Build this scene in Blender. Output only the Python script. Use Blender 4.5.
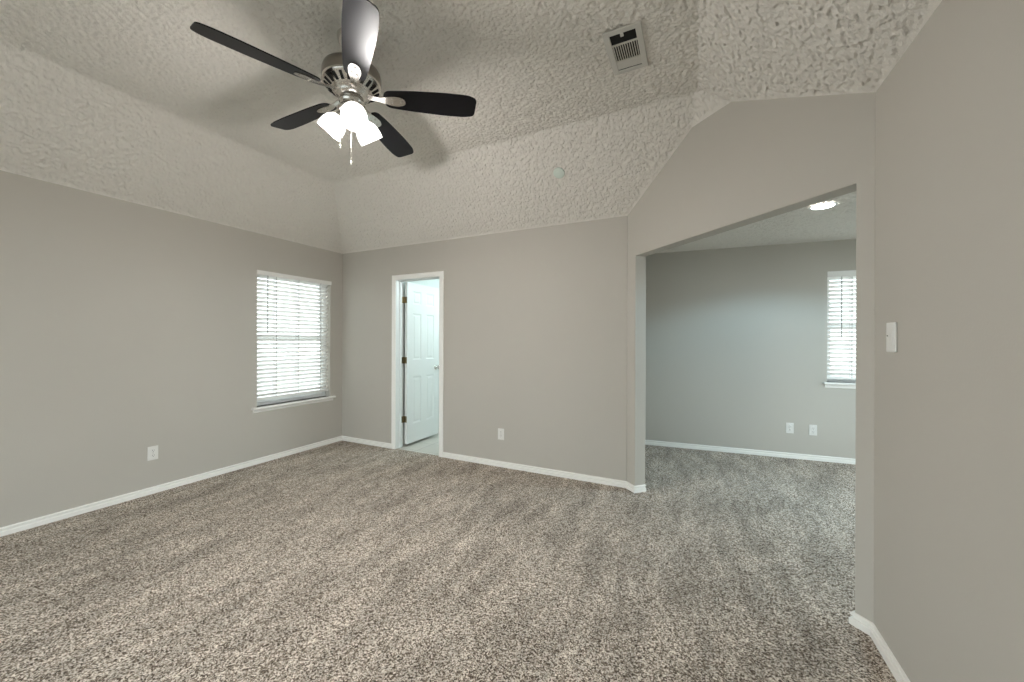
import bpy, bmesh, math, random
import numpy as np
from mathutils import Vector, Matrix

random.seed(7)
for o in list(bpy.data.objects):
    bpy.data.objects.remove(o, do_unlink=True)
S = bpy.context.scene
COL = S.collection
PI = math.pi

# ------------------------------------------------------------------ camera
CAM_H = 1.325
YAW = math.radians(25.798)
ROLL = 0.0036
cam_data = bpy.data.cameras.new('camera')
cam_data.sensor_width = 36.0
cam_data.lens = 36.0 * 380.45 / 1024
cam_data.shift_y = (339.62 - 341.0) / 1024
cam_data.clip_start = 0.02
cam = bpy.data.objects.new('camera', cam_data)
COL.objects.link(cam)
fwd = Vector((-math.sin(YAW), math.cos(YAW), 0))
rgt = Vector((math.cos(YAW), math.sin(YAW), 0))
up = Vector((0, 0, 1))
M = Matrix((rgt, up, -fwd)).transposed().to_4x4()
M = M @ Matrix.Rotation(ROLL, 4, 'Z')
cam.matrix_world = Matrix.Translation((0, 0, CAM_H)) @ M
S.camera = cam

# ------------------------------------------------------------------ colour management, world, exposure
vs = S.view_settings
S.display_settings.display_device = 'sRGB'
vs.view_transform = 'Standard'
vs.look = 'None'
vs.gamma = 1.0
vs.use_curve_mapping = False
vs.exposure = 1.50

world = bpy.data.worlds.new('overcast_sky')
S.world = world
world.use_nodes = True
wn = world.node_tree.nodes
bg = wn['Background']
bg.inputs['Color'].default_value = (0.86, 0.94, 1.0, 1)
bg.inputs['Strength'].default_value = 2.0

FAN_W = 16.0          # watts of each of the three fan lamps
BATH_W = 12.0         # unseen lamp added in the bathroom
CAN_W = 27.0           # recessed can in the sitting room

# ------------------------------------------------------------------ mesh helpers
class MB:
    """collects shapes; build() links them as one mesh object"""
    def __init__(self):
        self.v, self.f, self.sm = [], [], []
    def add(self, verts, faces, smooth=False):
        n = len(self.v)
        self.v += [tuple(p) for p in verts]
        self.f += [tuple(i + n for i in q) for q in faces]
        self.sm += [smooth] * len(faces)
    def box(self, lo, hi, mat=None):
        x0, y0, z0 = lo; x1, y1, z1 = hi
        vv = [(x0,y0,z0),(x1,y0,z0),(x1,y1,z0),(x0,y1,z0),(x0,y0,z1),(x1,y0,z1),(x1,y1,z1),(x0,y1,z1)]
        if mat is not None: vv = [mat @ Vector(p) for p in vv]
        self.add(vv, [(0,3,2,1),(4,5,6,7),(0,1,5,4),(1,2,6,5),(2,3,7,6),(3,0,4,7)])
    def rbox(self, lo, hi, r=0.003, mat=None, seg=2):
        bm = bmesh.new()
        bmesh.ops.create_cube(bm, size=1)
        for v in bm.verts:
            v.co = Vector([lo[i] + (v.co[i] + .5) * (hi[i] - lo[i]) for i in range(3)])
        r = min(r, .49 * min(hi[i] - lo[i] for i in range(3)))
        bmesh.ops.bevel(bm, geom=bm.edges[:], offset=r, segments=seg, profile=.5, affect='EDGES')
        bm.verts.index_update()
        vv = [(mat @ v.co) if mat is not None else v.co.copy() for v in bm.verts]
        self.add(vv, [[v.index for v in f.verts] for f in bm.faces])
        bm.free()
    def prism(self, pts, d0, d1, to3):
        """polygon pts (2-D) swept from d0 to d1; to3(u, v, d) -> point"""
        n = len(pts)
        vv = [to3(u, v, d0) for u, v in pts] + [to3(u, v, d1) for u, v in pts]
        ff = [tuple(range(n))[::-1], tuple(range(n, 2*n))]
        ff += [(i, (i+1) % n, n + (i+1) % n, n + i) for i in range(n)]
        self.add(vv, ff)
    def lathe(self, prof, n=32, mat=None, cap=True, smooth=True):
        vv, ff = [], []
        for r, z in prof:
            for k in range(n):
                a = 2*PI*k/n
                p = Vector((r*math.cos(a), r*math.sin(a), z))
                vv.append(mat @ p if mat is not None else p)
        m = len(prof)
        for i in range(m-1):
            for k in range(n):
                ff.append((i*n+k, i*n+(k+1) % n, (i+1)*n+(k+1) % n, (i+1)*n+k))
        self.add(vv, ff, smooth)
        if cap:
            self.add(vv[:n], [tuple(range(n))[::-1]])
            self.add(vv[(m-1)*n:], [tuple(range(n))])
    def tube(self, pts, r, n=10):
        pts = [Vector(p) for p in pts]
        vv, ff = [], []
        for i, p in enumerate(pts):
            t = (pts[min(i+1, len(pts)-1)] - pts[max(i-1, 0)]).normalized()
            a = Vector((0,0,1)) if abs(t.z) < .9 else Vector((1,0,0))
            u = t.cross(a).normalized(); w = t.cross(u).normalized()
            for k in range(n):
                q = 2*PI*k/n
                vv.append(p + r*(math.cos(q)*u + math.sin(q)*w))
        for i in range(len(pts)-1):
            for k in range(n):
                ff.append((i*n+k, i*n+(k+1) % n, (i+1)*n+(k+1) % n, (i+1)*n+k))
        ff += [tuple(range(n)), tuple(range((len(pts)-1)*n, len(pts)*n))[::-1]]
        self.add(vv, ff, True)
    def build(self, name, m, parent=None, loc=None, rot=None):
        me = bpy.data.meshes.new(name)
        me.from_pydata(self.v, [], self.f)
        me.polygons.foreach_set('use_smooth', self.sm)
        bm = bmesh.new(); bm.from_mesh(me)
        bmesh.ops.recalc_face_normals(bm, faces=bm.faces[:])
        bm.to_mesh(me); bm.free()
        me.materials.append(m)
        o = bpy.data.objects.new(name, me)
        COL.objects.link(o)
        if parent: o.parent = parent
        if loc: o.location = loc
        if rot: o.rotation_euler = rot
        return o

def tag(o, label=None, cat=None, group=None, kind=None):
    if label: o['label'] = label
    if cat: o['category'] = cat
    if group: o['group'] = group
    if kind: o['kind'] = kind
    return o
def empty(name, loc=(0,0,0), rot=(0,0,0), parent=None):
    o = bpy.data.objects.new(name, None)
    COL.objects.link(o)
    o.location = loc; o.rotation_euler = rot
    o.empty_display_size = .1
    if parent: o.parent = parent
    return o
def struct(o, label, cat):
    return tag(o, label, cat, kind='structure')

# ------------------------------------------------------------------ materials
def srgb(r, g, b):
    f = lambda c: (c/255/12.92) if c/255 <= .04045 else ((c/255+.055)/1.055)**2.4
    return (f(r), f(g), f(b), 1)
def new_mat(name):
    m = bpy.data.materials.new(name); m.use_nodes = True
    nt = m.node_tree
    return m, nt, nt.nodes['Principled BSDF'], nt.nodes, nt.links
def plain(name, col, rough=.5, metal=0., spec=.5, noise=0., nscale=40, bump=0., coat=0.):
    m, nt, b, N, L = new_mat(name)
    b.inputs['Base Color'].default_value = col
    b.inputs['Roughness'].default_value = rough
    b.inputs['Metallic'].default_value = metal
    b.inputs['Specular IOR Level'].default_value = spec
    b.inputs['Coat Weight'].default_value = coat
    tc = N.new('ShaderNodeTexCoord'); nz = N.new('ShaderNodeTexNoise')
    nz.inputs['Scale'].default_value = nscale; nz.inputs['Detail'].default_value = 4
    L.new(tc.outputs['Object'], nz.inputs['Vector'])
    if noise:
        mx = N.new('ShaderNodeMix'); mx.data_type = 'RGBA'
        mx.inputs['A'].default_value = tuple(c*(1-noise) for c in col[:3]) + (1,)
        mx.inputs['B'].default_value = tuple(min(1, c*(1+noise)) for c in col[:3]) + (1,)
        L.new(nz.outputs['Fac'], mx.inputs['Factor']); L.new(mx.outputs['Result'], b.inputs['Base Color'])
    if bump:
        bp = N.new('ShaderNodeBump'); bp.inputs['Strength'].default_value = bump; bp.inputs['Distance'].default_value = .002
        L.new(nz.outputs['Fac'], bp.inputs['Height']); L.new(bp.outputs['Normal'], b.inputs['Normal'])
    return m
def wall_mat(name, col):
    m, nt, b, N, L = new_mat(name)
    b.inputs['Roughness'].default_value = .75
    b.inputs['Specular IOR Level'].default_value = .25
    tc = N.new('ShaderNodeTexCoord')
    big = N.new('ShaderNodeTexNoise'); big.inputs['Scale'].default_value = 1.3; big.inputs['Detail'].default_value = 3
    mx = N.new('ShaderNodeMix'); mx.data_type = 'RGBA'
    mx.inputs['A'].default_value = tuple(c*.97 for c in col[:3]) + (1,)
    mx.inputs['B'].default_value = tuple(c*1.03 for c in col[:3]) + (1,)
    L.new(tc.outputs['Object'], big.inputs['Vector']); L.new(big.outputs['Fac'], mx.inputs['Factor'])
    L.new(mx.outputs['Result'], b.inputs['Base Color'])
    nz = N.new('ShaderNodeTexNoise'); nz.inputs['Scale'].default_value = 120; nz.inputs['Detail'].default_value = 3
    L.new(tc.outputs['Object'], nz.inputs['Vector'])
    bp = N.new('ShaderNodeBump'); bp.inputs['Strength'].default_value = .12; bp.inputs['Distance'].default_value = .003
    L.new(nz.outputs['Fac'], bp.inputs['Height']); L.new(bp.outputs['Normal'], b.inputs['Normal'])
    return m
def popcorn_mat(name, col):
    m, nt, b, N, L = new_mat(name)
    b.inputs['Roughness'].default_value = .95
    b.inputs['Specular IOR Level'].default_value = .1
    b.inputs['Base Color'].default_value = col
    tc = N.new('ShaderNodeTexCoord')
    nz = N.new('ShaderNodeTexNoise'); nz.inputs['Scale'].default_value = 170; nz.inputs['Detail'].default_value = 3; nz.inputs['Roughness'].default_value = .55
    L.new(tc.outputs['Object'], nz.inputs['Vector'])
    rp = N.new('ShaderNodeMapRange'); rp.inputs['From Min'].default_value = .36; rp.inputs['From Max'].default_value = .62
    L.new(nz.outputs['Fac'], rp.inputs['Value'])
    bp = N.new('ShaderNodeBump'); bp.inputs['Strength'].default_value = .6; bp.inputs['Distance'].default_value = .004
    L.new(rp.outputs['Result'], bp.inputs['Height']); L.new(bp.outputs['Normal'], b.inputs['Normal'])
    return m
def carpet_mat():
    m, nt, b, N, L = new_mat('carpet_pile')
    b.inputs['Roughness'].default_value = 1.0
    b.inputs['Specular IOR Level'].default_value = .05
    tc = N.new('ShaderNodeTexCoord')
    # yarn tufts: light, mid and dark flecks
    wv = N.new('ShaderNodeTexNoise'); wv.inputs['Scale'].default_value = 110; wv.inputs['Detail'].default_value = 1
    L.new(tc.outputs['Object'], wv.inputs['Vector'])
    mxv = N.new('ShaderNodeMix'); mxv.data_type = 'VECTOR'; mxv.inputs['Factor'].default_value = .012
    L.new(tc.outputs['Object'], mxv.inputs['A']); L.new(wv.outputs['Color'], mxv.inputs['B'])
    vo = N.new('ShaderNodeTexVoronoi'); vo.inputs['Scale'].default_value = 190; vo.inputs['Randomness'].default_value = 1
    L.new(mxv.outputs['Result'], vo.inputs['Vector'])
    sep = N.new('ShaderNodeSeparateColor'); L.new(vo.outputs['Color'], sep.inputs['Color'])
    nz = N.new('ShaderNodeTexNoise'); nz.inputs['Scale'].default_value = 135; nz.inputs['Detail'].default_value = 3; nz.inputs['Roughness'].default_value = .6
    L.new(tc.outputs['Object'], nz.inputs['Vector'])
    ad = N.new('ShaderNodeMath'); ad.operation = 'MULTIPLY_ADD'; ad.inputs[1].default_value = .42
    L.new(sep.outputs['Red'], ad.inputs[0]); 
    sc = N.new('ShaderNodeMath'); sc.operation = 'MULTIPLY'; sc.inputs[1].default_value = .62
    L.new(nz.outputs['Fac'], sc.inputs[0]); L.new(sc.outputs['Value'], ad.inputs[2])
    rp = N.new('ShaderNodeValToRGB'); e = rp.color_ramp.elements
    e[0].position = .33; e[0].color = srgb(78, 67, 57)
    e[1].position = .73; e[1].color = srgb(238, 229, 217)
    for p, c in ((.43, srgb(126, 113, 101)), (.53, srgb(174, 161, 147)), (.625, srgb(211, 200, 187))):
        q = e.new(p); q.color = c
    L.new(ad.outputs['Value'], rp.inputs['Fac'])
    # brushed pile: vacuum streaks and footmarks
    mp = N.new('ShaderNodeMapping'); mp.inputs['Rotation'].default_value = (0, 0, math.radians(-38)); mp.inputs['Scale'].default_value = (3.4, 1.0, 1)
    L.new(tc.outputs['Object'], mp.inputs['Vector'])
    n2 = N.new('ShaderNodeTexNoise'); n2.inputs['Scale'].default_value = 1.9; n2.inputs['Detail'].default_value = 8; n2.inputs['Roughness'].default_value = .68
    n2.inputs['Distortion'].default_value = .5
    L.new(mp.outputs['Vector'], n2.inputs['Vector'])
    r2 = N.new('ShaderNodeMapRange'); r2.inputs['From Min'].default_value = .36; r2.inputs['From Max'].default_value = .66
    r2.inputs['To Min'].default_value = .74; r2.inputs['To Max'].default_value = 1.24
    L.new(n2.outputs['Fac'], r2.inputs['Value'])
    mu = N.new('ShaderNodeMix'); mu.data_type = 'RGBA'; mu.blend_type = 'MULTIPLY'; mu.inputs['Factor'].default_value = 1
    L.new(rp.outputs['Color'], mu.inputs['A']); L.new(r2.outputs['Result'], mu.inputs['B'])
    L.new(mu.outputs['Result'], b.inputs['Base Color'])
    bp = N.new('ShaderNodeBump'); bp.inputs['Strength'].default_value = .8; bp.inputs['Distance'].default_value = .008
    L.new(ad.outputs['Value'], bp.inputs['Height']); L.new(bp.outputs['Normal'], b.inputs['Normal'])
    return m
def tile_mat():
    m, nt, b, N, L = new_mat('bathroom_tile')
    b.inputs['Roughness'].default_value = .35
    tc = N.new('ShaderNodeTexCoord'); br = N.new('ShaderNodeTexBrick')
    br.offset = 0; br.inputs['Scale'].default_value = 1; br.inputs['Brick Width'].default_value = .3; br.inputs['Row Height'].default_value = .3
    br.inputs['Mortar Size'].default_value = .004
    br.inputs['Color1'].default_value = srgb(205, 202, 194); br.inputs['Color2'].default_value = srgb(196, 193, 185); br.inputs['Mortar'].default_value = srgb(165, 162, 155)
    L.new(tc.outputs['Object'], br.inputs['Vector']); L.new(br.outputs['Color'], b.inputs['Base Color'])
    return m
def glass_mat():
    m, nt, b, N, L = new_mat('window_glass')
    N.remove(b)
    t = N.new('ShaderNodeBsdfTransparent'); t.inputs['Color'].default_value = (.93, .96, .95, 1)
    g = N.new('ShaderNodeBsdfGlossy'); g.inputs['Roughness'].default_value = .02
    mx = N.new('ShaderNodeMixShader'); mx.inputs['Fac'].default_value = .05
    L.new(t.outputs['BSDF'], mx.inputs[1]); L.new(g.outputs['BSDF'], mx.inputs[2])
    L.new(mx.outputs['Shader'], N['Material Output'].inputs['Surface'])
    return m
def glow(name, col, strength):
    m, nt, b, N, L = new_mat(name)
    b.inputs['Base Color'].default_value = (.9, .9, .9, 1)
    b.inputs['Emission Color'].default_value = col
    b.inputs['Emission Strength'].default_value = strength
    return m
def slat_mat():
    m, nt, b, N, L = new_mat('blind_slat')
    b.inputs['Base Color'].default_value = srgb(236, 234, 230)
    b.inputs['Roughness'].default_value = .45
    return m

WALL = wall_mat('greige_wall_paint', srgb(187, 182, 173))
CEIL = popcorn_mat('popcorn_ceiling', srgb(232, 227, 219))
CARPET = carpet_mat()
TRIM = plain('white_trim_paint', srgb(243, 241, 236), .4, noise=.02)
DOORP = plain('white_door_paint', srgb(228, 230, 228), .38, noise=.015)
BATHW = wall_mat('pale_bathroom_paint', srgb(214, 220, 216))
TILE = tile_mat()
GLASS = glass_mat()
VINYL = plain('white_vinyl', srgb(226, 226, 224), .4, noise=.02)
SLAT = slat_mat()
CORD = plain('grey_cord', srgb(176, 174, 172), .7, noise=.05)
NICKEL = plain('brushed_nickel', srgb(214, 210, 205), .20, 1., noise=.04, nscale=90)
DNICKEL = plain('dark_satin_nickel', srgb(150, 145, 138), .34, 1., noise=.04, nscale=90)  # darker satin nickel of the motor drum
BRASS = plain('aged_hinge_metal', srgb(140, 128, 100), .35, 1., noise=.08, nscale=60)
BLACK = plain('opening_shade_black', srgb(14, 13, 12), .9, noise=.1)  # flat black standing in for the shade inside openings
BLADE = plain('espresso_blade', srgb(14, 12, 16), .42, 0., .22, noise=.15, nscale=14)
SHADE = glow('lit_frosted_glass', (1.0, .97, .93, 1), 1.0)
BULB = glow('lit_bulb', (1.0, .95, .88, 1), 8.0)
CANLENS = glow('lit_lens', (.97, .99, 1.0, 1), 6.0)
PLATE = plain('white_plastic', srgb(226, 224, 219), .35, noise=.015)
DARKSLOT = plain('socket_slot', srgb(60, 58, 56), .6, noise=.1)
VENTM = plain('vent_enamel', srgb(200, 197, 190), .4, noise=.03)
SEAL = plain('dark_seal', srgb(30, 32, 32), .7, noise=.1)
CONC = plain('pale_concrete', srgb(150, 147, 142), .9, noise=.1, nscale=3)
CHAIN = plain('pale_chain_metal', srgb(226, 222, 214), .3, .25, noise=.03)
DISC = plain('pale_disc', srgb(214, 224, 214), .4, noise=.02)

# ------------------------------------------------------------------ room measures
a, b_, H = 4.1766, 3.5257, 2.4416      # left wall x = -a, back wall y = b_, wall height
c, e = -0.5568, 0.7229                  # back wall ends at x = c, right wall x = e
W = c + b_                              # angled wall: x + y = W
YR = -2.0                               # rear wall, behind the camera
T = .12
FZ = 2.98
HO = 2.06
Q = math.sqrt(.5)
LA = (e - c) / Q                        # length of angled wall
def ang(s, z, d): return (c + s*Q + d*Q, b_ - s*Q + d*Q, z)
FA = math.atan(.0904)                   # far wall of the sitting room
FO = Vector((-.554, 5.10, 0))
def far(u, d=0., z=0.): return (FO.x + u*math.cos(FA) - d*math.sin(FA), FO.y + u*math.sin(FA) + d*math.cos(FA), z)
def far_u(x): return (x - FO.x) / math.cos(FA)

# ------------------------------------------------------------------ floor
m = MB(); m.box((-a-.1, YR-.1, -.08), (3.0, b_+.015, 0)); m.box((c-.1, b_+.015, -.08), (3.0, 5.7, 0))
struct(m.build('floor', CARPET), 'speckled grey-brown carpet covering the bedroom and the alcove behind it', 'floor')
m = MB(); m.box((-3.5, b_+.0155, -.08), (c-.1, 5.5, -.004))
struct(m.build('floor.001', TILE), 'pale tile floor beyond the white panel door', 'floor')

# ------------------------------------------------------------------ ceilings
P = dict(A=(-a,YR,H), B=(-a,b_,H), C=(c,b_,H), F0=(-3.48,YR,FZ), F1=(-3.48,2.815,FZ), F2=(-.02,2.815,FZ), F3=(-.02,YR,FZ),
         E0=(e,YR,H), E1=(e,W-e,H), G1=(-.03,W+.03,2.842), G2=(.211,W-.211,2.836))
rng = np.random.default_rng(3)
def lattice_noise(x, y, cell):
    """smooth value noise on a random lattice"""
    u, v = x/cell, y/cell
    iu, iv = np.floor(u).astype(int), np.floor(v).astype(int)
    fu, fv = u-iu, v-iv
    fu = fu*fu*(3-2*fu); fv = fv*fv*(3-2*fv)
    g = rng.random((512, 512))
    q = lambda i, j: g[i % 512, j % 512]
    return (q(iu,iv)*(1-fu)+q(iu+1,iv)*fu)*(1-fv) + (q(iu,iv+1)*(1-fu)+q(iu+1,iv+1)*fu)*fv
def popcorn(x, y):
    n = .45*lattice_noise(x, y, .0132) + .35*lattice_noise(x*.8+y*.6, y*.8-x*.6, .0098) + .2*lattice_noise(y, x, .0072)
    t = np.clip((n-.28)/.36, 0, 1)
    p = np.clip((lattice_noise(x*.6-y*.8, y*.6+x*.8, .0155)-.24)/.10, 0, 1)      # sparse deep pits
    return (.25+.75*t)*p*p*(3-2*p)
def plane3(p, q, r):
    n = (Vector(q)-Vector(p)).cross(Vector(r)-Vector(p)); d = n.dot(Vector(p))
    return lambda x, y: (d - n.x*x - n.y*y)/n.z
FACES = [plane3(P['A'],P['B'],P['F1']), plane3(P['B'],P['C'],P['F1']), plane3(P['G1'],P['G2'],P['F2']), plane3(P['E0'],P['E1'],(.005,1.,FZ))]
POP = .0105
def height_mesh(xs, ys, hz, amp, name, mat, keep=None, edge=None):
    X, Y = np.meshgrid(xs, ys, indexing='ij')
    base = hz(X, Y)
    gx, gy = np.gradient(base, xs, ys)
    L = np.sqrt(gx*gx+gy*gy+1)
    d = amp*(1-popcorn(X*np.sqrt(1+gx*gx), Y*np.sqrt(1+gy*gy)))
    if edge is not None:
        t = np.clip(edge(X, Y)/.013, 0, 1); d *= t*t*(3-2*t)
    co = np.stack([X - gx/L*d*.0, Y, base + d*L], -1).reshape(-1, 3)
    nx, ny = len(xs), len(ys)
    I, J = np.meshgrid(np.arange(nx-1), np.arange(ny-1), indexing='ij')
    a0 = (I*ny+J).ravel()
    f = np.stack([a0, a0+1, a0+ny+1, a0+ny], -1)
    if keep is not None: f = f[keep(X[:-1,:-1].ravel(), Y[:-1,:-1].ravel())]
    me = bpy.data.meshes.new(name)
    me.vertices.add(len(co)); me.vertices.foreach_set('co', co.ravel())
    me.loops.add(f.size); me.loops.foreach_set('vertex_index', f.ravel().astype(np.int32))
    me.polygons.add(len(f)); me.polygons.foreach_set('loop_start', np.arange(0, f.size, 4, dtype=np.int32))
    me.polygons.foreach_set('use_smooth', np.ones(len(f), bool))
    me.update(calc_edges=True); me.validate()
    me.materials.append(mat)
    o = bpy.data.objects.new(name, me); COL.objects.link(o)
    return o
def vault(x, y):
    z = np.full_like(x, FZ)
    for g in FACES: z = np.minimum(z, g(x, y))
    return z
STEP = .0052
xs = np.arange(-a-.03, e+.04, STEP)
ys = np.concatenate([np.arange(YR-.05, .15, .03), np.arange(.15, b_+.04, STEP)])
ce = height_mesh(xs, ys, vault, POP, 'ceiling', CEIL, lambda x, y: x + y < W + .06,
                 lambda x, y: np.minimum(np.minimum(x+a, b_-y), np.minimum(e-x, (W-x-y)*Q)))
struct(ce, 'vaulted popcorn ceiling with slopes rising to a flat centre over the bedroom', 'ceiling')
ce2 = height_mesh(np.arange(-.75, 2.9, .0085), np.arange(2.26, 5.75, .0085), lambda x, y: np.full_like(x, 2.42), POP, 'ceiling.001', CEIL, lambda x, y: x + y > W + .07,
                  lambda x, y: 5.15+.0904*x - y)
struct(ce2, 'flat popcorn ceiling over the alcove seen through the angled opening', 'ceiling')
m = MB(); m.box((-3.6, b_+T, 2.42), (c-.1, 5.5, 2.48))
struct(m.build('ceiling.002', BATHW), 'pale smooth ceiling seen above the open white door', 'ceiling')

# ------------------------------------------------------------------ walls
def wall_with_hole(m, u0, u1, z1, hu0, hu1, hz0, hz1, box):
    box(u0, hu0, 0, z1); box(hu1, u1, 0, z1)
    if hz0 > 0: box(hu0, hu1, 0, hz0)
    box(hu0, hu1, hz1, z1)
W1 = dict(y0=2.447, y1=3.342, z0=.60, z1=2.052)
m = MB()
wall_with_hole(m, YR-.1, b_+T, H+.05, W1['y0'], W1['y1'], W1['z0'], W1['z1'], lambda p, q, z0, z1: m.box((-a-.15, p, z0), (-a, q, z1)))
struct(m.build('wall_left', WALL), 'long greige wall with the wide blind-covered window', 'wall')
DX0, DX1, DZ = -3.255, -2.620, 2.035
m = MB()
wall_with_hole(m, -a, c, H+.05, DX0-.02, DX1+.02, 0, DZ+.02, lambda p, q, z0, z1: m.box((p, b_, z0), (q, b_+T, z1)))
struct(m.build('wall_back', WALL), 'greige end wall with the white panel door', 'wall')
S1, S2 = (-.475 - c) / Q, (.671 - c) / Q
out = [(0,0),(S1,0),(S1,HO),(S2,HO),(S2,0),(LA,0),(LA,H+.05),((.211-c)/Q,2.886),((-.03-c)/Q,2.892),(0,H+.05)]
m = MB(); m.prism(out, 0, .11, lambda s, z, d: ang(s, z, d))
wa = m.build('wall_angled', WALL)
bv = wa.modifiers.new('soft_corners', 'BEVEL'); bv.width = .004; bv.segments = 2; bv.limit_method = 'ANGLE'; bv.angle_limit = math.radians(60)
struct(wa, 'angled greige wall with the wide cased opening into the alcove', 'wall')
m = MB(); m.box((e, YR-.1, 0), (e+.1, W-e, H+.05))
struct(m.build('wall_right', WALL), 'plain greige wall nearest the camera carrying the light switch', 'wall')
m = MB()
wall_with_hole(m, -a, e, FZ+.05, -3.9, -.1, .05, 2.15, lambda p, q, z0, z1: m.box((p, YR-.15, z0), (q, YR, z1)))
struct(m.build('wall_rear', WALL), 'greige wall behind the camera with a wide window added for daylight', 'wall')
# alcove
W2 = dict(u0=far_u(1.297), u1=far_u(2.20), z0=.872, z1=2.085)
m = MB()
def fbox(p, q, z0, z1): m.prism([(p,z0),(q,z0),(q,z1),(p,z1)], 0, .15, lambda u, z, d: far(u, d, z))
wall_with_hole(m, -.2, 3.6, 2.48, W2['u0'], W2['u1'], W2['z0'], W2['z1'], fbox)
struct(m.build('wall_far', WALL), 'shaded greige wall of the alcove with two outlets and a narrow blind', 'wall')
m = MB(); m.box((-.70, b_+.05, 0), (-.575, 5.25, 2.48))
struct(m.build('wall_west', WALL), 'side wall of the alcove hidden behind the opening', 'wall')
m = MB(); wall_with_hole(m, 2.3, 5.6, 2.48, 2.6, 5.0, .3, 2.25, lambda p, q, z0, z1: m.box((2.75, p, z0), (2.9, q, z1)))
struct(m.build('wall_east', WALL), 'far side wall of the alcove with an unseen window added for daylight', 'wall')
m = MB(); m.box((e, W-e, 0), (2.9, W-e+.1, 2.48))
struct(m.build('wall_near', WALL), 'alcove wall running behind the light switch wall', 'wall')
# bathroom
m = MB(); m.box((-3.46, b_+T, 0), (-3.325, 5.5, 2.45))
struct(m.build('wall_bath_left', BATHW), 'pale wall behind the open white door', 'wall')
m = MB(); m.box((-3.46, 5.4, 0), (-.7, 5.5, 2.45))
struct(m.build('wall_bath_far', BATHW), 'pale end wall of the room behind the white door', 'wall')
m = MB(); m.box((-1.6, b_+T, 0), (-1.5, 5.4, 2.45))
struct(m.build('wall_bath_right', BATHW), 'pale side wall of the room behind the white door', 'wall')
# ground outside
m = MB(); m.box((-30, -30, -.5), (30, 30, -.4))
struct(m.build('ground', CONC), 'pale ground outside the windows', 'ground')

# ------------------------------------------------------------------ baseboards
PROF = [(0,0),(.015,0),(.015,.027),(.014,.0295),(.002,.031),(.002,.0425),(.0105,.0435),(.012,.0455),(.012,.053),(.009,.0565),(0,.058)]
def baseboard(name, pts, label, side=1):
    """moulding along wall-face points; side=1: room lies to the left of travel"""
    pts = [Vector(p) for p in pts]
    n = len(pts); offs = []
    for i in range(n):
        nn = []
        if i > 0: d = (pts[i]-pts[i-1]).normalized(); nn.append(Vector((-d.y, d.x))*side)
        if i < n-1: d = (pts[i+1]-pts[i]).normalized(); nn.append(Vector((-d.y, d.x))*side)
        if len(nn) == 2:
            h = (nn[0]+nn[1]).normalized(); offs.append(h / h.dot(nn[0]))
        else: offs.append(nn[0])
    m = MB(); k = len(PROF)
    vv = [(pts[i].x+offs[i].x*r, pts[i].y+offs[i].y*r, z) for i in range(n) for r, z in PROF]
    ff = [(i*k+j, i*k+(j+1) % k, (i+1)*k+(j+1) % k, (i+1)*k+j) for i in range(n-1) for j in range(k)]
    ff += [tuple(range(k)), tuple(range((n-1)*k, n*k))[::-1]]
    m.add(vv, ff)
    return struct(m.build(name, TRIM), label, 'baseboard')
CW = .055
baseboard('baseboard_left', [(-a, YR), (-a, b_), (DX0-CW, b_)], 'white baseboard under the wide window, turning the corner to the door', side=-1)
A2 = lambda s, d: Vector(ang(s, 0, d)[:2])
baseboard('baseboard_back', [(DX1+CW, b_), (c, b_), A2(S1, 0), A2(S1, .11)], 'white baseboard from the door to the angled opening', side=-1)
baseboard('baseboard_right', [A2(S2, .11), A2(S2, 0), (e, W-e), (e, YR)], 'white baseboard under the light switch', side=-1)
baseboard('baseboard_far', [far(-.05)[:2], far(3.3)[:2]], 'white baseboard under the two alcove outlets', side=-1)

# ------------------------------------------------------------------ windows
def window(name, label, frame_to3, w, h, depth, pane_d):
    """double-hung window in a frame; local u across, z up, d outward from the room face"""
    root = empty(name); struct(root, label, 'window')
    f = MB()
    def bx(mb, u0, u1, z0, z1, d0, d1):
        mb.prism([(u0,z0),(u1,z0),(u1,z1),(u0,z1)], d0, d1, lambda u, z, d: frame_to3(u, z, d))
    t = .035
    for q in ((0,t,0,h),(w-t,w,0,h),(t,w-t,0,t),(t,w-t,h-t,h)): bx(f, *q, pane_d-.02, pane_d+.04)
    f.build('window_frame', VINYL, root)
    for nm, z0, z1, dd in (('lower_sash', t, h*.5+.012, -.006), ('upper_sash', h*.5-.012, h-t, .012)):
        s = MB(); q = .028
        for r in ((t,t+q,z0,z1),(w-t-q,w-t,z0,z1),(t+q,w-t-q,z0,z0+q),(t+q,w-t-q,z1-q,z1)): bx(s, *r, pane_d+dd, pane_d+dd+.016)
        so = s.build(nm, VINYL, root)
        p = MB(); bx(p, t+q, w-t-q, z0+q, z1-q, pane_d+dd+.006, pane_d+dd+.009)
        p.build('pane', GLASS, so)
    return root
def sill(root, frame_to3, w, ov, proj, depth, th=.022, apr=.035):
    s = MB()
    pts = [(depth, 0), (-proj+.006, 0), (-proj, -.006), (-proj, -th+.006), (-proj+.006, -th), (depth, -th)]
    s.prism([(d, z) for d, z in pts], 0, w, lambda d, z, u: frame_to3(u, z, d))
    s.prism([(0,0),(-proj+.006,0),(-proj,-.006),(-proj,-th+.006),(-proj+.006,-th),(0,-th)], -ov, 0, lambda d, z, u: frame_to3(u, z, d))
    s.prism([(0,0),(-proj+.006,0),(-proj,-.006),(-proj,-th+.006),(-proj+.006,-th),(0,-th)], w, w+ov, lambda d, z, u: frame_to3(u, z, d))
    s.build('window_sill', TRIM, root)
    p = MB()
    p.prism([(0,-th),(-.016,-th),(-.016,-th-.008),(-.011,-th-.012),(-.011,-th-apr+.008),(-.006,-th-apr),(0,-th-apr)], -ov+.012, w+ov-.012, lambda d, z, u: frame_to3(u, z, d))
    p.build('apron', TRIM, root)
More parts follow.
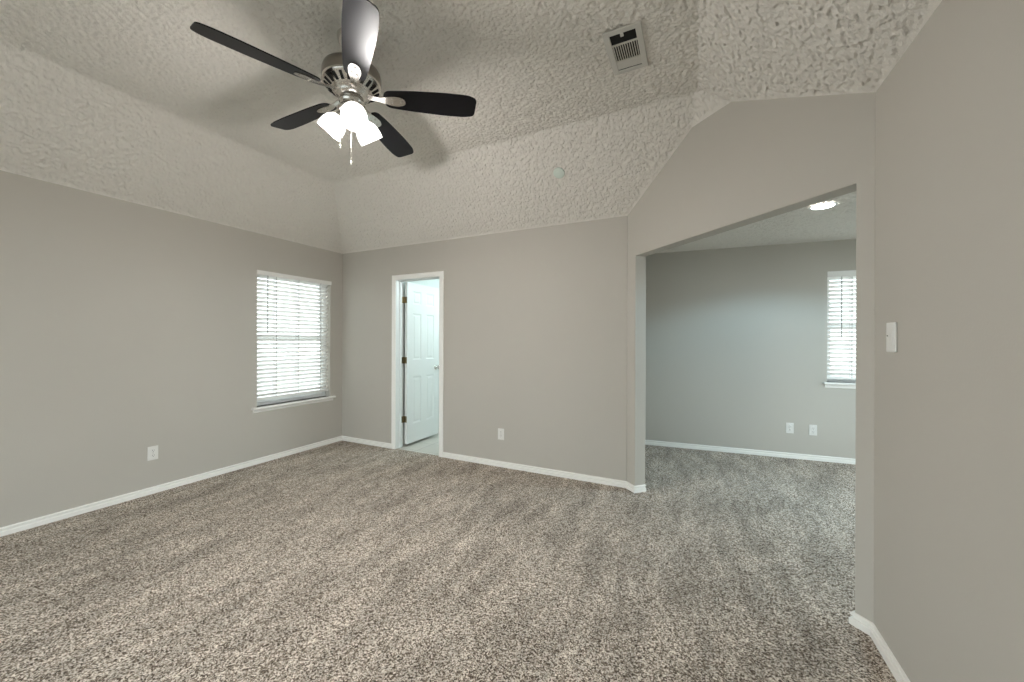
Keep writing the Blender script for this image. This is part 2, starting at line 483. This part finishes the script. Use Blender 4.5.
def blind(name, label, to3, w, ztop, zbot, d0, tilt, ladders, wand_u, wand_len, rail_h, pitch=.0458, val_over=.0, val_d=None):
    root = empty(name, to3(w/2, ztop, d0)); tag(root, label, 'blind', 'white slatted window blinds')
    inv = Vector(root.location)
    L3 = lambda u, z, d: tuple(Vector(to3(u, z, d)) - inv)
    def bx(mb, u0, u1, z0, z1, e0, e1):
        mb.prism([(u0,z0),(u1,z0),(u1,z1),(u0,z1)], e0, e1, lambda u, z, d: L3(u, z, d))
    v = MB(); vd = d0 - .034 if val_d is None else val_d
    bx(v, -val_over, w+val_over, ztop-rail_h, ztop, vd-.010, vd)
    for u in (-val_over, w+val_over-.008): bx(v, u, u+.008, ztop-rail_h, ztop, vd, vd+.03)
    v.build('valance', SLAT, root)
    r = MB(); bx(r, .004, w-.004, ztop-.045, ztop-.002, d0-.026, d0+.026); r.build('headrail', SLAT, root)
    s = MB(); z = ztop - rail_h - .012; zs = []
    n = 12; sw = .025
    while z > zbot + .040:
        zs.append(z)
        prof = []
        for k in range(n+1):
            x = -sw + 2*sw*k/n
            prof.append((x, .0035*(1-(x/sw)**2)+.0013))
        for k in range(n, -1, -1):
            x = -sw + 2*sw*k/n
            prof.append((x, .0035*(1-(x/sw)**2)-.0013))
        ct, st = math.cos(tilt), math.sin(tilt)
        pr = [(x*ct - y*st, x*st + y*ct) for x, y in prof]
        s.prism([(d0+x, z+y) for x, y in pr], .006, w-.006, lambda d, zz, u: L3(u, zz, d))
        z -= pitch
    s.build('slats', SLAT, root)
    br = MB(); bx(br, .006, w-.006, zbot, zbot+.022, d0-.026, d0+.026); br.build('bottom_rail', SLAT, root)
    for u in ladders:
        l = MB()
        for dd in (-.0275, .0275): bx(l, u-.0025, u+.0025, zbot+.02, ztop-rail_h+.005, d0+dd-.0012, d0+dd+.0012)
        for zz in zs: bx(l, u-.004, u+.004, zz-.0075, zz-.0055, d0-.027, d0+.027)
        l.build('ladder_cord', CORD, root)
    if wand_u is not None:
        wd = MB(); wd.tube([L3(wand_u, ztop-rail_h+.01, d0-.040), L3(wand_u, ztop-rail_h-.03, d0-.040), L3(wand_u, ztop-rail_h-wand_len, d0-.040)], .005, 8)
        wd.build('tilt_wand', CORD, root)
    return root
# wide window, in the left wall: u runs along +y, d runs out along -x
w1 = lambda u, z, d: (-a - d, W1['y0'] + u, W1['z0'] + z)
ww, wh = W1['y1']-W1['y0'], W1['z1']-W1['z0']
win1 = window('window_1', 'wide double-hung window in the long greige wall', w1, ww, wh, .15, .105)
sill(win1, w1, ww, .052, .045, .10)
blind('window_blind', 'wide white slatted blind in the window left of the panel door', w1, ww, wh, .068, .05, math.radians(-37),
      [.222, .487, .775], .118, .62, .044, val_over=.006, val_d=-.004)
# alcove window
w2 = lambda u, z, d: far(W2['u0'] + u, d, W2['z0'] + z)
ww2, wh2 = W2['u1']-W2['u0'], W2['z1']-W2['z0']
win2 = window('window_2', 'narrow window seen through the angled opening beside its edge', w2, ww2, wh2, .15, .105)
sill(win2, w2, ww2, .035, .04, .10, .024, .04)
blind('window_blind', 'narrow white slatted blind in the alcove window, partly hidden by the opening edge', w2, ww2, wh2, .035, .045, math.radians(-37),
      [.225, .70], .13, .66, .062, val_over=-.002, val_d=.008)
# unseen windows added to bring in more daylight
w3 = lambda u, z, d: (-.1 - u, YR - d, .05 + z)
window('added_window_3', 'unseen wide window added behind the camera for daylight', w3, 3.8, 2.1, .15, .08)
w4 = lambda u, z, d: (2.75 + d, 5.0 - u, .3 + z)
window('added_window_4', 'unseen alcove side window added for daylight', w4, 2.4, 1.95, .15, .08)
def portal(loc, rot, sx, sy):
    l = bpy.data.lights.new('window_portal', 'AREA'); l.shape = 'RECTANGLE'; l.size = sx; l.size_y = sy
    l.cycles.is_portal = True
    o = bpy.data.objects.new('window_portal', l); COL.objects.link(o); o.location = loc; o.rotation_euler = rot
portal((-a-.16, (W1['y0']+W1['y1'])/2, (W1['z0']+W1['z1'])/2), (PI/2, 0, -PI/2), ww, wh)
portal((-2.0, YR-.16, 1.1), (PI/2, 0, PI), 3.8, 2.1)
portal((2.91, 3.8, 1.275), (PI/2, 0, PI/2), 2.4, 1.95)

# ------------------------------------------------------------------ door
door = empty('door_1', (DX0, b_, 0)); struct(door, 'open white six-panel door in its casing at the end wall', 'door')
D = lambda x, y, z: (x - DX0, y - b_, z)
def dbox(mb, lo, hi, r=0):
    lo, hi = D(*lo), D(*hi)
    mb.rbox(lo, hi, r) if r else mb.box(lo, hi)
j = MB(); y0, y1 = b_-.002, b_+T+.002
dbox(j, (DX0-.02, y0, 0), (DX0, y1, DZ)); dbox(j, (DX1, y0, 0), (DX1+.02, y1, DZ)); dbox(j, (DX0-.02, y0, DZ), (DX1+.02, y1, DZ+.02))
st0, st1 = b_+.055, b_+.083
dbox(j, (DX0, st0, 0), (DX0+.011, st1, DZ)); dbox(j, (DX1-.011, st0, 0), (DX1, st1, DZ)); dbox(j, (DX0+.011, st0, DZ-.011), (DX1-.011, st1, DZ))
j.build('door_jamb', DOORP, door)
# casing with a stepped profile, mitred at the top corners
CP = [(0,0),(0,.010),(.010,.013),(.022,.013),(.026,.016),(.046,.018),(.055,.014),(.055,0)]
def casing(face, sgn, nm, r=.005):
    k = MB(); n = len(CP); vv = []
    x0, x1, z1 = DX0-r, DX1+r, DZ+r
    for px, pz, ox, oz in ((x0,0,-1,0),(x0,z1,-1,1),(x1,z1,1,1),(x1,0,1,0)):
        for u, t in CP: vv.append(D(px+ox*u, face+sgn*t, pz+oz*u))
    ff = [(i*n+q, i*n+(q+1) % n, (i+1)*n+(q+1) % n, (i+1)*n+q) for i in range(3) for q in range(n)]
    ff += [tuple(range(n)), tuple(range(3*n, 4*n))[::-1]]
    k.add(vv, ff); k.build(nm, TRIM, door)
casing(b_, -1, 'door_casing')
casing(b_+T, 1, 'door_casing')
# leaf, swung open into the next room
LW, LH, LT = DX1-DX0-.006, 2.000, .035
def panel_leaf():
    """six raised panels cut into both faces"""
    stile, mull = .105, .10
    pw = (LW - 2*stile - mull) / 2
    cols = [(stile, stile+pw), (stile+pw+mull, LW-stile)]
    rows = [(.235, .825), (1.035, 1.62), (1.735, 1.90)]
    rec = [(u0, u1, z0, z1) for u0, u1 in cols for z0, z1 in rows]
    us = sorted({0, LW} | {v for r in rec for v in r[:2]}); zs = sorted({0, LH} | {v for r in rec for v in r[2:]})
    k = MB()
    for face, sg in ((0, 1), (LT, -1)):
        for i in range(len(us)-1):
            for q in range(len(zs)-1):
                r = (us[i], us[i+1], zs[q], zs[q+1])
                ring = lambda off, dep: [(r[0]+off, face+sg*dep, r[2]+off), (r[1]-off, face+sg*dep, r[2]+off), (r[1]-off, face+sg*dep, r[3]-off), (r[0]+off, face+sg*dep, r[3]-off)]
                if r in rec:
                    lv = [(0,0),(.010,.007),(.022,.0085),(.042,.003),(.044,.003)]
                    vv = [p for o, dp in lv for p in ring(o, dp)]
                    ff = [(l*4+t, l*4+(t+1) % 4, l*4+4+(t+1) % 4, l*4+4+t) for l in range(len(lv)-1) for t in range(4)] + [tuple(range(len(vv)-4, len(vv)))]
                    k.add(vv, ff)
                else: k.add(ring(0, 0), [(0,1,2,3)])
    k.add([(0,0,0),(0,LT,0),(0,LT,LH),(0,0,LH)], [(0,1,2,3)]); k.add([(LW,0,0),(LW,LT,0),(LW,LT,LH),(LW,0,LH)], [(0,1,2,3)])
    k.add([(0,0,0),(LW,0,0),(LW,LT,0),(0,LT,0)], [(0,1,2,3)]); k.add([(0,0,LH),(LW,0,LH),(LW,LT,LH),(0,LT,LH)], [(0,1,2,3)])
    return k
# local leaf: x along the width from the hinge, y thickness; pin at the far left of the jamb
leaf = panel_leaf().build('door_leaf', DOORP, door, loc=D(DX0+.051, b_+T+.014, .030), rot=(0, 0, math.radians(89.3)))
# knob: rose, neck and ball on the visible face (local -y faces the opening) and the other one
for sg, f0 in ((-1, 0), (1, LT)):
    k = MB()
    mat = Matrix.Translation((LW-.065, f0, .915)) @ Matrix.Rotation(-sg*PI/2, 4, 'X')
    k.lathe([(.032,0),(.032,.004),(.026,.009),(.012,.012),(.011,.030),(.018,.036),(.027,.046),(.028,.056),(.022,.066),(.008,.070)], 24, mat)
    k.build('door_knob', NICKEL, leaf)
for hz in (.335, 1.065, 1.81):
    k = MB()
    x, y = DX0+.006, b_+T+.009
    dbox(k, (DX0-.001, b_+T-.034, hz-.039), (DX0+.002, b_+T+.004, hz+.039))
    dbox(k, (DX0+.016, b_+T+.0118, hz-.039), (DX0+.048, b_+T+.0145, hz+.039))
    dbox(k, (DX0, b_+T+.004, hz-.039), (DX0+.018, b_+T+.0125, hz+.039))
    k.lathe([(.006,hz-.041),(.0065,hz-.039),(.0065,hz+.039),(.006,hz+.041)], 12, Matrix.Translation(D(x, y-.001, 0)))
    k.build('hinge', BRASS, door)

# ------------------------------------------------------------------ outlets and switch
def outlet(loc, rz, label, blank=False):
    """wall plate facing local -y"""
    root = empty('wall_outlet', loc, (0, 0, rz)); tag(root, label, 'outlet', 'white outlets low on the walls')
    p = MB(); p.rbox((-.036,-.006,-.059), (.036,0,.059), .004); p.build('cover_plate', PLATE, root)
    for z in (.021, -.021):
        s = MB(); mt = Matrix.Translation((0,-.006,z)) @ Matrix.Rotation(PI/2, 4, 'X')
        s.lathe([(.0165,0),(.0165,.0022),(.015,.003)], 20, mt)
        so = s.build('receptacle', PLATE, root)
        h = MB()
        for x, hh in ((-.0062,.0045),(.0062,.0038)): h.box((x-.0012,-.0096,z+.001-hh+.003), (x+.0012,-.0088,z+.001+hh+.003))
        h.lathe([(.0026,0),(.0026,.0008)], 10, Matrix.Translation((0,-.0088,z-.008)) @ Matrix.Rotation(PI/2, 4, 'X'))
        h.build('slots', DARKSLOT, so)
    s = MB(); s.lathe([(.003,0),(.003,.001),(.001,.0014)], 10, Matrix.Translation((0,-.006,0)) @ Matrix.Rotation(PI/2, 4, 'X')); s.build('screw', NICKEL, root)
    return root
outlet((-a, 1.593, .345), PI/2, 'white outlet low on the long wall left of the wide window')
outlet((-1.826, b_, .340), 0, 'white outlet low on the end wall right of the panel door')
outlet(far(far_u(.958), 0, .338), FA, 'white outlet in the alcove, first of the pair, farther from the window')
outlet(far(far_u(1.173), 0, .333), FA, 'white outlet in the alcove, of the pair the one nearer the narrow blind')
sw = empty('light_switch', (e, 2.072, 1.340), (0, 0, -PI/2)); tag(sw, 'white light switch plate on the wall right of the opening', 'light switch')
p = MB(); p.rbox((-.040,-.008,-.061), (.040,0,.061), .005); p.build('cover_plate', PLATE, sw)
p = MB(); p.rbox((-.0165,-.010,-.033), (.0165,-.007,.033), .0015); p.build('rocker', PLATE, sw)
p = MB(); p.rbox((-.026,-.0105,.004), (-.019,-.007,.009), .001); p.build('dimmer_slide', DARKSLOT, sw)

# ------------------------------------------------------------------ ceiling register and cover plate
vr = empty('ceiling_vent', (-.362, 2.238, FZ)); tag(vr, 'white metal air register with dark slots on the flat ceiling', 'air vent')
hx, hy = .101, .178
f = MB()
ix, iy = .068, .146
def frame_ring(f):
    lv = [(hx,hy,0),(hx,hy,-.004),(hx-.004,hy-.004,-.007),(ix+.004,iy+.004,-.009),(ix,iy,-.007),(ix,iy,0)]
    vv = [(sx*x, sy*y, z) for x, y, z in lv for sx, sy in ((-1,-1),(1,-1),(1,1),(-1,1))]
    ff = [(l*4+t, l*4+(t+1) % 4, l*4+4+(t+1) % 4, l*4+4+t) for l in range(len(lv)-1) for t in range(4)]
    f.add(vv, ff)
frame_ring(f)
for y in (-.068, .066): f.box((-ix,y-.005,-.008), (ix,y+.005,-.003))
f.build('frame', VENTM, vr)
d = MB(); d.box((-ix,-iy,-.0022), (ix,iy,-.0012)); d.build('duct_shade', BLACK, vr)  # black sheet painted in for the shade inside the duct
for i in range(11):
    x = -ix + (i+.5)*2*ix/11
    s = MB(); s.box((x-.0030,-.064,-.008), (x+.0012,.062,-.0028)); s.build('slat', VENTM, vr)
s = MB()
s.add([(-ix,.070,-.0085),(ix,.070,-.0085),(ix,.140,-.003),(-ix,.140,-.003),(-ix,.070,-.0075),(ix,.070,-.0075),(ix,.140,-.0022),(-ix,.140,-.0022)],
      [(0,1,2,3),(4,5,6,7),(0,1,5,4),(1,2,6,5),(2,3,7,6),(3,0,4,7)])
s.build('deflector', VENTM, vr)
s = MB(); s.rbox((-.012,-iy-.004,-.012), (.006,-iy+.022,-.006), .002); s.build('damper_lever', VENTM, vr)

SL = (FZ-H)/(b_-2.815)
n_ = Vector((0, -SL, -1)).normalized()
cp = MB()
cp.lathe([(.049,-.006),(.049,.004),(.045,.007),(.012,.0085)], 28, n_.to_track_quat('Z', 'Y').to_matrix().to_4x4())
o = cp.build('cover_plate', DISC, loc=(-1.062, 3.111, H + SL*(b_-3.111)))
tag(o, 'small round pale cover plate on the sloped ceiling above the end wall', 'cover plate')

# ------------------------------------------------------------------ recessed can in the alcove
cn = empty('recessed_light', (.925, 3.88, 2.42)); tag(cn, 'round recessed ceiling light, lit, in the alcove', 'ceiling light')
k = MB(); k.lathe([(.095,-.0005),(.094,-.004),(.080,-.006),(.074,-.003),(.074,-.0005)], 32, cap=False); k.build('trim_ring', VINYL, cn)
k = MB(); k.lathe([(.074,-.0025),(.074,-.0035),(.02,-.0045)], 32); k.build('lens', CANLENS, cn)
def lamp(name, kind, loc, power, col, size=.05, parent=None, **kw):
    l = bpy.data.lights.new(name, kind); l.energy = power; l.color = col
    if kind in ('POINT', 'SPOT'): l.shadow_soft_size = size
    if kind == 'AREA': l.shape = 'DISK'; l.size = size
    for q, v in kw.items(): setattr(l, q, v)
    o = bpy.data.objects.new(name, l); COL.objects.link(o); o.location = loc
    if parent: o.parent = parent
    return o
lamp('recessed_lamp', 'SPOT', (0, 0, -.012), CAN_W, (.48, .80, 1), .05, cn, spot_size=math.radians(146), spot_blend=.35)
bl = lamp('added_bath_lamp', 'POINT', (-2.1, 4.5, 2.1), BATH_W, (.80, .95, 1.0), .12)  # no fixture; added to brighten the open door leaf and bathroom

# ------------------------------------------------------------------ ceiling fan
FX, FY = -1.707, 1.499
fan = empty('ceiling_fan', (FX, FY, FZ))
tag(fan, 'five-blade ceiling fan in nickel and espresso with three lit glass shades', 'ceiling fan')
Z = lambda z: z - FZ
k = MB(); k.lathe([(.078,Z(2.979)),(.078,Z(2.965)),(.072,Z(2.945)),(.055,Z(2.925)),(.030,Z(2.915)),(.016,Z(2.912))], 36); k.build('canopy', NICKEL, fan)
k = MB(); k.lathe([(.0125,Z(2.92)),(.0125,Z(2.80))], 16); k.build('downrod', NICKEL, fan)
k = MB()
k.lathe([(.018,Z(2.850)),(.030,Z(2.845)),(.034,Z(2.828)),(.075,Z(2.822)),(.125,Z(2.806)),(.146,Z(2.792)),(.153,Z(2.770)),(.153,Z(2.735)),(.150,Z(2.725))], 48)
hs = k.build('motor_housing', DNICKEL, fan)
k = MB()
k.lathe([(.152,Z(2.726)),(.153,Z(2.719)),(.147,Z(2.711)),(.100,Z(2.678)),(.094,Z(2.668)),(.080,Z(2.662)),(.080,Z(2.652)),(.030,Z(2.650))], 48)
vg = k.build('vent_ring', NICKEL, fan)
k = MB()
for i in range(22):
    A = 2*PI*i/22
    q = Matrix.Rotation(A, 4, 'Z') @ Matrix.Translation((.124, 0, Z(2.6945))) @ Matrix.Rotation(-math.atan2(.033, .047), 4, 'Y')
    k.box((-.020,-.0075,-.0022), (.020,.0075,.002), q)
k.build('slot_shade', BLACK, vg)  # black plates give the slots their shade by colour
# blades
def rounded(poly, r, seg=5):
    out = []; n = len(poly)
    for i in range(n):
        p = Vector(poly[i]); q0 = Vector(poly[i-1]); q1 = Vector(poly[(i+1) % n])
        d0, d1 = (q0-p), (q1-p); rr = min(r[i], .45*d0.length, .45*d1.length)
        A0, A1 = p + d0.normalized()*rr, p + d1.normalized()*rr
        for s in range(seg+1):
            t = s/seg; out.append(((1-t)**2*A0 + 2*t*(1-t)*p + t*t*A1)[:])
    return out
PITCH = math.radians(-15)
BZ = Z(2.660)
OUT = rounded([(.168,-.050),(.30,-.064),(.50,-.074),(.635,-.072),(.682,-.053),(.670,.060),(.61,.073),(.50,.074),(.30,.064),(.168,.050)],
              [.04,.1,.1,.05,.022,.022,.05,.1,.1,.04])
IRON = rounded([(.085,-.016),(.150,-.013),(.190,-.026),(.245,-.033),(.285,-.018),(.285,.018),(.245,.033),(.190,.026),(.150,.013),(.085,.016)],
               [.004,.05,.03,.03,.02,.02,.03,.03,.05,.004])
for i in range(5):
    A = math.radians(250 - 72*i)
    k = MB()
    k.prism(OUT, -.003, .003, lambda u, v, d: (u, v, d))
    bo = k.build('blade', BLADE, fan, loc=(0,0,BZ), rot=(0,0,0))
    bo.rotation_mode = 'QUATERNION'
    bo.rotation_quaternion = (Matrix.Rotation(A, 4, 'Z') @ Matrix.Rotation(PITCH, 4, 'X')).to_quaternion()
    k = MB()
    def bend(u, v, d):
        t = max(0, min(1, (.19-u)/.09))
        return (u, v*(1-.0*t), d - .0 + .012*t*t)
    k.prism(IRON, -.0035, -.0105, bend)
    for u, v in ((.215,-.012),(.215,.012),(.262,0)):
        k.lathe([(.005,-.0105),(.005,-.0125),(.002,-.0135)], 10, Matrix.Translation((u, v, 0)))
    k.build('blade_arm', NICKEL, bo)
# light kit
k = MB()
k.lathe([(.060,Z(2.652)),(.060,Z(2.632)),(.066,Z(2.628)),(.066,Z(2.620)),(.060,Z(2.616)),(.060,Z(2.592)),(.070,Z(2.588)),(.072,Z(2.578)),(.060,Z(2.566)),(.030,Z(2.556)),(.010,Z(2.552))], 36)
kit = k.build('light_kit', NICKEL, fan)
for A in (84, 204, 324):
    A = math.radians(A)
    rd = Vector((math.cos(A), math.sin(A), 0))
    n0 = rd*.060 + Vector((0,0,Z(2.556))); n1 = rd*.132 + Vector((0,0,Z(2.468)))
    ax = (n1-n0).normalized(); ln = (n1-n0).length
    mt = Matrix.Translation(n0) @ ax.to_track_quat('Z', 'Y').to_matrix().to_4x4()
    k = MB(); k.tube([rd*.035+Vector((0,0,Z(2.574))), rd*.05+Vector((0,0,Z(2.568))), n0], .010, 10)
    k.lathe([(.012,-.012),(.024,-.006),(.027,.006),(.027,.016),(.024,.020)], 24, mt)
    k.build('socket', NICKEL, kit)
    k = MB()
    prof = [(.024,.010),(.040,.020),(.056,.040),(.064,.065),(.0665,.088),(.0655,ln),(.0625,ln),(.0635,.088),(.061,.065),(.053,.041),(.037,.023),(.024,.014)]
    k.lathe(prof, 32, mt, cap=False)
    sh = k.build('lamp_shade', SHADE, kit)
    k = MB(); k.lathe([(.010,.016),(.014,.026),(.022,.044),(.024,.056),(.019,.070),(.006,.077)], 16, mt); k.build('bulb', BULB, sh)
    lp = mt @ Vector((0, 0, ln-.019))
    lo = lamp('fan_lamp', 'POINT', lp, FAN_W, (1.0, .965, .935), .045, fan)
def chain(x, y, z0, z1, name='pull_chain'):
    k = MB()
    k.tube([(x, y, Z(z0)), (x, y, Z((z0+z1)/2)), (x, y, Z(z1+.02))], .0030, 6)
    n = int((z0-z1-.02)/.006)
    for i in range(n): k.lathe([(.0012,-.0022),(.0036,0),(.0012,.0022)], 6, Matrix.Translation((x, y, Z(z0-.006*i))))
    o = k.build(name, CHAIN, fan)
    k = MB(); k.lathe([(.0025,Z(z1+.024)),(.0038,Z(z1+.018)),(.0042,Z(z1+.004)),(.0025,Z(z1))], 10, Matrix.Translation((x, y, 0))); k.build('fob', CHAIN, o)
chain(.045, -.045, 2.60, 2.255)
chain(-.061, -.020, 2.60, 2.375)
